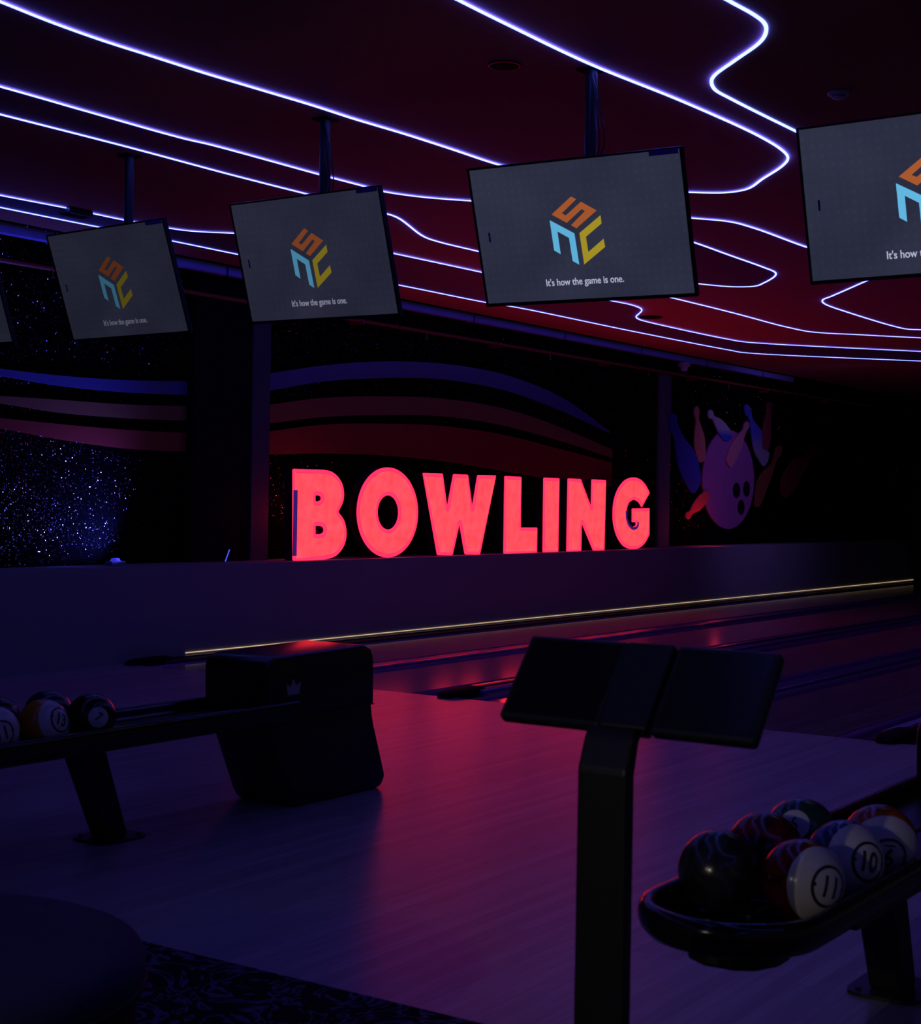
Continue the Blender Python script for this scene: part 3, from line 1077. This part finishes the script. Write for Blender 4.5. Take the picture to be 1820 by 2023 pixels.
# ------------------------------------------------------------------ hanging screens
m_bezel = mat('black_bezel', (0.008, 0.008, 0.010), 0.4, var=0.1)
S_LOGO = [(-0.022, 0.179), (0.006, 0.163), (-0.088, 0.097), (-0.065, 0.085), (0.032, 0.148), (0.115, 0.097), (-0.013, 0.015),
          (-0.042, 0.033), (0.049, 0.099), (0.031, 0.111), (-0.065, 0.047), (-0.147, 0.096)]
N_LOGO = [(-0.163, 0.067), (-0.029, -0.011), (-0.024, -0.174), (-0.059, -0.153), (-0.063, -0.032), (-0.127, 0.007),
          (-0.125, -0.113), (-0.16, -0.091)]
C_LOGO = [(0.134, 0.071), (0.134, 0.029), (0.035, -0.033), (0.038, -0.112), (0.135, -0.05), (0.138, -0.092), (0.006, -0.175), (0.001, -0.011)]
mons = [  # x, y, z, yaw, pitch, roll, panel level, logo level, words
    (7.19, 9.36, 2.965, -6.0, -18.0, 0.5, 0.85, 0.15, 'hanging screen cut off at the left edge of the view', 0.0),
    (7.22, 7.70, 2.961, -5.9, -18.9, 0.5, 0.92, 0.19, 'hanging screen with the dimmest cube logo, second from the left edge', 0),
    (7.11, 5.93, 2.976, -5.5, -16.8, 1.3, 1.20, 0.42, 'hanging screen with a cube logo, directly left of the middle large one', 0),
    (6.995, 4.045, 2.962, 1.8, -18.8, 0.6, 1.62, 0.84, 'large hanging screen with cube logo, above the letters N and G', 0),
    (7.073, 2.236, 2.988, -0.35, -16.4, -0.2, 1.62, 0.92, 'hanging screen cut off at the right edge of the view', 0),
]


def screen_mat(k, gain):
    m = bpy.data.materials.new('lit_screen')
    m.use_nodes = True
    nt = m.node_tree
    b = nt.nodes['Principled BSDF']
    b.inputs['Base Color'].default_value = (0.02, 0.02, 0.025, 1)
    b.inputs['Roughness'].default_value = 0.35
    tc = nt.nodes.new('ShaderNodeTexCoord')
    n = nt.nodes.new('ShaderNodeTexNoise')
    n.inputs['Scale'].default_value = 2.5
    nt.links.new(tc.outputs['Object'], n.inputs['Vector'])
    v = nt.nodes.new('ShaderNodeTexVoronoi')
    v.inputs['Scale'].default_value = 22
    v.inputs['Randomness'].default_value = 0.15
    nt.links.new(tc.outputs['Object'], v.inputs['Vector'])
    mr = nt.nodes.new('ShaderNodeMapRange')
    mr.inputs['From Min'].default_value = 0.1
    mr.inputs['From Max'].default_value = 0.35
    mr.inputs['To Min'].default_value = 1.14
    mr.inputs['To Max'].default_value = 1.0
    nt.links.new(v.outputs['Distance'], mr.inputs['Value'])
    cr = nt.nodes.new('ShaderNodeValToRGB')
    cr.color_ramp.elements[0].position = 0.35
    cr.color_ramp.elements[0].color = (0.0125, 0.0140, 0.0270, 1)
    cr.color_ramp.elements[1].position = 0.65
    cr.color_ramp.elements[1].color = (0.0160, 0.0175, 0.0330, 1)
    nt.links.new(n.outputs['Fac'], cr.inputs['Fac'])
    nt.links.new(cr.outputs['Color'], b.inputs['Emission Color'])
    mu = nt.nodes.new('ShaderNodeMath')
    mu.operation = 'MULTIPLY'
    mu.inputs[1].default_value = gain
    nt.links.new(mr.outputs['Result'], mu.inputs[0])
    nt.links.new(mu.outputs[0], b.inputs['Emission Strength'])
    return m


def lit(name, c, g):
    return mat(name + '_%d' % int(g * 100), (0.02, 0.02, 0.02), 0.5, emit=c, gain=g, var=0.02)


# screen plane: local x = viewer's right, local y = up, facing the bowlers (-X)
SM = Matrix(((0, 0, -1, 0), (-1, 0, 0, 0), (0, 1, 0, 0), (0, 0, 0, 1)))
for i, (x, y, z, yaw, pit, rol, pg, lg, words, _) in enumerate(mons):
    t = thing('hanging_screen', words, 'screen', (x, y, z), 'score screens hung over the lanes')
    Rm = (Matrix.Rotation(math.radians(yaw), 4, 'Z') @ Matrix.Rotation(math.radians(pit), 4, 'Y') @ Matrix.Rotation(math.radians(rol), 4, 'X'))
    W, H = 0.62, 0.3725
    # frame in the panel's own axes: x into the panel, y left, z up
    bm = bmesh.new()
    add_box(bm, 0.0, 0.026, -W, W, -H, H, bev=0.004, seg=2)
    o = obj('cabinet', bm, m_bezel, t)
    o.matrix_local = Rm
    bm = bmesh.new()
    for a_ in ((-W, W, H - 0.010, H), (-W, W, -H, -H + 0.018), (-W, -W + 0.012, -H, H), (W - 0.012, W, -H, H)):
        add_box(bm, -0.008, 0.002, *a_)
    o = obj('frame', bm, m_bezel, t)
    o.matrix_local = Rm
    o = obj('display', box(-0.003, 0.001, -W + 0.011, W - 0.011, -H + 0.017, H - 0.009), screen_mat(i, pg), t)
    o.matrix_local = Rm
    for nm, lp, c in (('logo_top', S_LOGO, (0.42, 0.105, 0.028)), ('logo_left', N_LOGO, (0.13, 0.50, 0.80)), ('logo_right', C_LOGO, (0.42, 0.32, 0.020))):
        me = bake(curve_mesh([lp], 0.0008), Matrix.Translation((-0.0045, 0, 0)) @ SM)
        o2 = link(nm, me, lit(nm, c, lg), t)
        o2.matrix_local = Rm
    me = text_mesh("It's how the game is one.", 0.0525, 0.0006, 0.80)
    w_ = max(v.co.x for v in me.vertices) - min(v.co.x for v in me.vertices)
    for v in me.vertices:
        v.co.x *= 0.455 / w_
    me = bake(me, Matrix.Translation((-0.0045, 0, 0)) @ SM @ Matrix.Translation((-0.006, -0.262, 0)))
    o2 = link('caption', me, lit('caption', (0.52, 0.52, 0.72), lg * 0.95), t)
    o2.matrix_local = Rm
    m_tag = mat('purple_sticker', (0.10, 0.05, 0.35), 0.5, var=0.5, vscale=60)
    o2 = obj('sticker', box(-0.010, -0.004, -0.600, -0.443, 0.341, 0.366), m_tag, t)
    o2.matrix_local = Rm
    if i > 0:
        o2 = obj('side_mark', box(-0.0050, -0.003, 0.536, 0.546, -0.023, 0.027), mat('violet_mark', (0.05, 0.03, 0.25), 0.5, var=0.1), t)  # small violet mark near the left edge of the display
        o2.matrix_local = Rm
    # hanging tube, ceiling plate, tilting bracket, cables
    hz = CEIL - z
    obj('mounting_pole', cyl((0.10, 0, -0.05), (0.10, 0, hz - 0.01), 0.032, n=20), m_steel, t, smooth=True, angle=50)
    obj('ceiling_plate', box(0.10 - 0.06, 0.10 + 0.06, -0.06, 0.06, hz - 0.010, hz, bev=0.003, seg=1), m_black_matt, t)
    o2 = obj('bracket', box(0.026, 0.065, -0.22, 0.22, -0.16, 0.16, bev=0.004, seg=1), m_steel, t)
    o2.matrix_local = Rm
    if i in (2, 3):
        bm = bmesh.new()
        for k in range(3):
            s = -0.045 - 0.02 * k
            add_tube(bm, catmull([(0.06, -0.02, hz - 0.02), (0.05, s, hz * 0.75), (0.055, s * 1.2, hz * 0.5), (0.07, -0.03, H * 0.9)], 6), 0.004, 6)
        obj('cable', bm, m_black, t)

# ------------------------------------------------------------------ ball returns
BALL_R = 0.108
m_hood = mat('hood_plastic', (0.012, 0.012, 0.014), 0.25, var=0.08)
m_crown = mat('grey_crown_print', (0.42, 0.42, 0.46), 0.5)


def stadium(xt, xe, hw, inset=0.0, n=20):
    """half-round tip at xt, open straight sides to xe; counter-clockwise"""
    r = hw - inset
    cx_ = xt + hw
    pts = [(xe, -r)]
    pts = [(xe, r)]
    for k in range(n + 1):
        a_ = PI / 2 + PI * k / n
        pts.append((cx_ + r * math.cos(a_), r * math.sin(a_)))
    pts.append((xe, -r))
    return pts


def make_return(label, yc_, crown=False):
    t = thing('ball_return', label, 'ball return', (5.0, yc_, 0), 'ball returns')
    ox = -5.0
    # tray with a rolled rim
    prof = [(0.06, 0.450), (0.022, 0.462), (0.004, 0.482), (-0.002, 0.505), (0.0, 0.530), (0.012, 0.546), (0.028, 0.548), (0.042, 0.538), (0.050, 0.515), (0.075, 0.478), (0.095, 0.470)]
    bm = bmesh.new()
    rings = []
    for ins, z in prof:
        rings.append([bm.verts.new((x + ox, y, z)) for x, y in stadium(3.42, 5.95, 0.245, ins)])
    n = len(rings[0])
    for a_, b_ in zip(rings, rings[1:]):
        for k in range(n - 1):
            bm.faces.new((a_[k], a_[k + 1], b_[k + 1], b_[k]))
    bm.faces.new(rings[-1])
    bm.faces.new(list(reversed(rings[0])))
    bm.faces.new([r[0] for r in rings])
    bm.faces.new([r[-1] for r in reversed(rings)])
    obj('tray', bm, m_black_gloss, t, smooth=True, angle=60)
    # centre rib between the two rows
    obj('centre_rib', box(3.75 + ox, 5.9 + ox, -0.012, 0.012, 0.468, 0.492, bev=0.006, seg=2), m_black, t)
    # sump below the tip
    bm = bmesh.new()
    low = [(3.60, 0.10), (3.565, 0.04), (3.57, -0.04), (3.60, -0.09), (3.67, -0.12), (3.75, -0.12), (3.80, -0.05), (3.78, 0.08), (3.70, 0.12)]
    pts = [(x + ox, y) for x, y in low]
    add_prism(bm, [Vector((x, y, 0.394)) for x, y in pts], (0, 0, 0.066))
    bmesh.ops.recalc_face_normals(bm, faces=bm.faces)
    bmesh.ops.bevel(bm, geom=list(bm.edges), offset=0.012, segments=2, profile=0.5, affect='EDGES', clamp_overlap=True)
    obj('sump', bm, m_black, t)
    bm = prism([Vector((x + ox, -0.135, z)) for x, z in ((3.78, 0.425), (3.88, 0.43), (3.98, 0.458), (3.78, 0.458))], (0, 0.27, 0), 0.006, 2)
    obj('sump_fairing', bm, m_black, t)
    obj('side_beam', box(3.93 + ox, 5.95 + ox, -0.228, 0.228, 0.446, 0.485, bev=0.01, seg=2), m_black, t)
    # leaning leg with its foot plate
    bm = prism([Vector((x + ox, -0.05, z)) for x, z in ((4.68, 0.44), (4.84, 0.44), (4.99, 0.012), (4.87, 0.012))], (0, 0.12, 0), 0.012, 2)
    obj('leg', bm, m_steel, t)
    bm = bmesh.new()
    pl = round_loop([(4.79 + ox, -0.11), (5.07 + ox, -0.11), (5.07 + ox, 0.13), (4.79 + ox, 0.13)], 0.07, 6)
    add_prism(bm, [Vector((x, y, 0.0)) for x, y in pl], (0, 0, 0.012))
    o = obj('foot_plate', bm, m_steel, t)
    bm = bmesh.new()
    for sx in (4.83, 5.03):
        for sy in (-0.07, 0.09):
            add_cyl(bm, (sx + ox, sy, 0.012), (sx + ox, sy, 0.019), 0.01, n=8)
    obj('bolt', bm, m_steel, o)
    # hood: upper cover and flared base
    up_ = [(5.74, 0.455), (5.735, 0.72), (5.76, 0.755), (5.80, 0.77), (6.52, 0.785), (6.58, 0.76), (6.60, 0.70), (6.605, 0.455)]
    bm = prism([Vector((x + ox, -0.21, z)) for x, z in up_], (0, 0.42, 0), 0.055, 5)
    obj('upper_cover', bm, m_hood, t, smooth=True, angle=35)
    lo_ = [(5.76, 0.49), (6.60, 0.49), (6.62, 0.38), (6.74, 0.06), (6.70, 0.0), (5.98, 0.0), (5.94, 0.05), (5.78, 0.40)]
    bm = prism([Vector((x + ox, -0.20, z)) for x, z in lo_], (0, 0.40, 0), 0.035, 4)
    obj('base_shell', bm, m_hood, t, smooth=True, angle=35)
    obj('belt_seam', box(5.75 + ox, 6.60 + ox, -0.213, 0.213, 0.462, 0.468), m_black_gloss, t)
    if crown:
        cr = [(808, 487), (845, 505), (868, 440), (892, 500), (930, 462), (915, 565), (822, 580)]
        yy = yc_ - 0.2125
        ps = [on_y(380 + a_ / 4.3333, 1240 + b_ / 4.3333, yy) for a_, b_ in cr]
        o = obj('crown_emblem', prism([Vector((p.x - 5.0, -0.2125, p.z)) for p in ps], (0, 0.004, 0)), m_crown, t)
        o['label'] = 'small grey crown emblem'
    return t


make_return('black ball return with crown emblem on its hood, standing at the left', 5.24, True)
make_return('black ball return at the lower right carrying six balls', 1.63)


def make_ball(px, py, row_y, zc, name_label, m, disc=None, digits=None, ring=True, spin=0.0, underline=False, r=BALL_R):
    """ball resting in the tray; (disc) is where the number faces, in view-right/up/toward terms"""
    d = ray(px, py)
    c = Vector((0, 0, EYE)) + d * (row_y / d.y)
    c.z = zc
    toward = (Vector((0, 0, EYE)) - c).normalized()
    right = toward.cross(Vector((0, 0, 1))).normalized() * -1
    upv = toward.cross(right).normalized()
    if disc is None:
        disc = (0.2, 0.3, 0.93)
    if upv.z < 0:
        upv = -upv
    n = (right * disc[0] + upv * disc[1] + toward * disc[2]).normalized()
    yv = (upv - n * upv.dot(n)).normalized()
    yv = Matrix.Rotation(spin, 3, n) @ yv
    xv = yv.cross(n).normalized()
    M = Matrix((xv, yv, n)).transposed().to_4x4()
    M.translation = c
    t = thing('bowling_ball', name_label, 'bowling ball', group='bowling balls on the returns')
    t.matrix_world = M
    bm = bmesh.new()
    bmesh.ops.create_uvsphere(bm, u_segments=64, v_segments=40, radius=r)
    obj('shell', bm, m, t, smooth=True)

    def wrap(me, lift):
        for v in me.vertices:
            ang = math.hypot(v.co.x, v.co.y) / r
            ph = math.atan2(v.co.y, v.co.x)
            rr = r + lift + max(v.co.z, 0)
            v.co = Vector((math.sin(ang) * math.cos(ph), math.sin(ang) * math.sin(ph), math.cos(ang))) * rr
        return me

    def fine(me, cuts=2):
        b2 = bmesh.new()
        b2.from_mesh(me)
        bmesh.ops.triangulate(b2, faces=list(b2.faces))
        for _ in range(cuts):
            es = [e for e in b2.edges if e.calc_length() > 0.006]
            if not es:
                break
            bmesh.ops.subdivide_edges(b2, edges=es, cuts=1, use_grid_fill=False)
            bmesh.ops.triangulate(b2, faces=list(b2.faces))
        b2.to_mesh(me)
        b2.free()
        return me

    m_ink = mat('black_print', (0.015, 0.013, 0.02), 0.3)
    m_wh = mat('cream_inlay', (0.62, 0.60, 0.60), 0.2, var=0.03)
    rd = 0.42 * r
    if digits:
        if not ring:
            b3 = bmesh.new()
            prev = None
            for k in range(9):
                rr = rd * k / 8
                cur = [b3.verts.new((0, 0, 0))] if k == 0 else [b3.verts.new((rr * math.cos(2 * PI * j / 40), rr * math.sin(2 * PI * j / 40), 0)) for j in range(40)]
                if prev:
                    for j in range(40):
                        if len(prev) == 1:
                            b3.faces.new((prev[0], cur[j], cur[(j + 1) % 40]))
                        else:
                            b3.faces.new((prev[j], cur[j], cur[(j + 1) % 40], prev[(j + 1) % 40]))
                prev = cur
            me = bpy.data.meshes.new('number_disc')
            b3.to_mesh(me)
            b3.free()
            link('number_disc', wrap(me, 0.0005), m_wh, t)
        else:
            b3 = bmesh.new()
            r1, r2 = 0.445 * r, 0.52 * r
            vv = [[b3.verts.new((q * math.cos(2 * PI * j / 64), q * math.sin(2 * PI * j / 64), 0)) for j in range(64)] for q in (r1, r2)]
            for j in range(64):
                b3.faces.new((vv[0][j], vv[1][j], vv[1][(j + 1) % 64], vv[0][(j + 1) % 64]))
            for s in (-1, 1):
                c0 = b3.verts.new((s * r1 * 0.99, 0, 0))
                cc = [b3.verts.new((s * r1 * 0.99 + 0.0055 * math.cos(2 * PI * j / 10), 0.0055 * math.sin(2 * PI * j / 10), 0)) for j in range(10)]
                for j in range(10):
                    b3.faces.new((c0, cc[j], cc[(j + 1) % 10]))
            me = bpy.data.meshes.new('number_ring')
            b3.to_mesh(me)
            b3.free()
            link('number_ring', wrap(me, 0.0008), m_ink, t)
        size = 0.076 if ring else 0.058
        me = text_mesh(digits, size, 0.0, 0.80, bold=0.022)
        ys = [v.co.y for v in me.vertices]
        xs = [v.co.x for v in me.vertices]
        oy, ox2 = (min(ys) + max(ys)) / 2, (min(xs) + max(xs)) / 2
        for v in me.vertices:
            v.co.y -= oy
            v.co.x -= ox2
            v.co.z = 0
        if underline:
            b4 = bmesh.new()
            b4.from_mesh(me)
            hh = (max(ys) - min(ys)) / 2
            wv = (max(xs) - min(xs)) / 2
            q = [b4.verts.new(p) for p in ((-wv, -hh - 0.009, 0), (wv, -hh - 0.009, 0), (wv, -hh - 0.004, 0), (-wv, -hh - 0.004, 0))]
            b4.faces.new(q)
            b4.to_mesh(me)
            b4.free()
        link('number', wrap(fine(me, 3), 0.0012), m_ink, t)
    return t


ZB = 0.580
WHITE = (0.66, 0.64, 0.62)
make_ball(1420, 1712, 1.74, ZB, 'plain glossy black bowling ball at the tip of the right tray', ball_mat('black_marble', (0.012, 0.014, 0.016), body2=(0.03, 0.035, 0.05)))
make_ball(1586, 1737, 1.52, ZB, 'red and white bowling ball numbered 11', ball_mat('red_marble', (0.22, 0.010, 0.012), WHITE, 0.47), (0.65, -0.11, 0.75), '11', spin=-0.12)
make_ball(1512, 1672, 1.74, ZB, 'dark red bowling ball without visible number, behind ball 11', ball_mat('maroon_marble', (0.12, 0.012, 0.016), body2=(0.03, 0.006, 0.02)))
make_ball(1583, 1635, 1.74, ZB, 'dark green bowling ball with a white disc numbered 6', ball_mat('green_marble', (0.010, 0.07, 0.045), body2=(0.01, 0.03, 0.05)), (-0.19, 0.28, 0.94), '6', False, 0.08, True)
make_ball(1669, 1695, 1.52, ZB, 'blue and white bowling ball numbered 10', ball_mat('blue_marble', (0.03, 0.035, 0.20), WHITE, 0.42), (0.63, -0.02, 0.775), '10', spin=-0.10)
make_ball(1738, 1658, 1.52, ZB, 'orange and white bowling ball with an upside-down 9, rightmost in tray', ball_mat('orange_marble', (0.50, 0.11, 0.02), WHITE, 0.38, body2=(0.25, 0.04, 0.02)), (0.24, -0.40, 0.885), '9', spin=PI - 0.05, underline=True)
make_ball(180, 1422, 5.13, ZB, 'black bowling ball with a white disc numbered 7 on left return', ball_mat('black_maroon_marble', (0.03, 0.008, 0.01)), (0.30, 0.02, 0.95), '7', False, -0.62)
make_ball(85, 1438, 5.13, ZB, 'orange and white bowling ball numbered 13 on left return', ball_mat('orange_marble_left', (0.70, 0.26, 0.02), WHITE, 0.56, body2=(0.60, 0.20, 0.02)), (0.71, 0.19, 0.67), '13', spin=-0.35)
make_ball(-15, 1462, 5.13, ZB, 'white bowling ball with ringed number cut by left edge', ball_mat('white_marble', (0.15, 0.05, 0.30), WHITE, 0.30), (0.36, -0.08, 0.93), '11', spin=0.3)
make_ball(95, 1408, 5.35, ZB, 'dark blue bowling ball in the back row of left return', ball_mat('navy_marble', (0.012, 0.014, 0.04), body2=(0.03, 0.03, 0.09)))
make_ball(-10, 1424, 5.35, ZB, 'dark bowling ball in the back row, cut by the left edge', ball_mat('dark_marble', (0.012, 0.012, 0.02)))

# ------------------------------------------------------------------ console on its pole
t = thing('scoring_console', 'black two-panel scoring console leaning back on a single pole', 'console', (2.90, 1.592, 0.012))
m_cons = mat('console_plastic', (0.012, 0.012, 0.014), 0.40, var=0.08)
m_glass = mat('dark_touch_glass', (0.010, 0.010, 0.014), 0.22, var=0.05, spec=0.4)
pl = round_loop([(-0.22, -0.20), (0.22, -0.20), (0.22, 0.20), (-0.22, 0.20)], 0.05, 5)
bm = bmesh.new()
add_prism(bm, [Vector((x, y, 0.0)) for x, y in pl], (0, 0, 0.015))
obj('base_plate', bm, m_steel, t)
ZP = 0.988
prof = [(-0.03, 0.01), (-0.03, ZP - 0.01), (0.0, ZP + 0.06), (0.130, ZP + 0.228), (0.160, ZP + 0.205), (0.030, ZP + 0.045), (0.012, ZP - 0.02), (0.012, 0.01)]
bm = prism([Vector((x, -0.066, z)) for x, z in prof], (0, 0.118, 0), 0.008, 2)
obj('pole', bm, m_cons, t)
ang = math.atan2(0.17, 0.135)
PM = Matrix.Translation((0.0, -0.028, 1.068)) @ Matrix.Rotation(-(ang), 4, 'Y')      # local x runs up the slope
for nm, y0_, y1_ in (('left', 0.050, 0.306), ('right', -0.306, -0.068)):
    bm = box(0.0, 0.222, y0_, y1_, -0.040, -0.008, bev=0.010, seg=3)
    o = obj('touch_panel', bm, m_cons, t)
    o.matrix_local = PM
    o2 = obj('panel_glass', box(0.014, 0.208, y0_ + 0.014, y1_ - 0.014, -0.010, -0.0065), m_glass, o)
bm = box(0.002, 0.219, -0.062, 0.050, -0.045, -0.004, bev=0.006, seg=2)
o = obj('spine', bm, m_cons, t)
o.matrix_local = PM

# ------------------------------------------------------------------ round seat in the foreground
pc = on_z(-180, 1899, 0.43)
t = thing('round_ottoman', 'dark round upholstered ottoman on the carpet, lower left corner', 'ottoman', (pc.x, pc.y, 0.012))
t.scale = (1.08, 1.08, 1.10)
m_seat = mat('navy_upholstery', (0.045, 0.045, 0.10), 0.85, var=0.1, vscale=40, bump=0.15)
m_seat2 = mat('dark_vinyl', (0.02, 0.02, 0.022), 0.7, var=0.1)
R0 = 0.515
obj('seat_cushion', lathe([(0, 0.425), (R0 - 0.12, 0.423), (R0 - 0.05, 0.415), (R0 - 0.015, 0.400), (R0, 0.375), (R0, 0.34), (R0 - 0.01, 0.325), (0, 0.325)], 96), m_seat, t, smooth=True, angle=60)
obj('drum', lathe([(0, 0.03), (R0 - 0.03, 0.03), (R0 - 0.02, 0.05), (R0 - 0.02, 0.325), (0, 0.325)], 96), m_seat2, t, smooth=True, angle=60)
obj('piping', lathe([(R0 - 0.004, 0.318), (R0 + 0.005, 0.322), (R0 + 0.005, 0.330), (R0 - 0.004, 0.334)], 96), m_seat2, t, smooth=True)
obj('plinth', lathe([(0, 0), (R0 - 0.08, 0), (R0 - 0.08, 0.03), (0, 0.03)], 64), m_black, t)
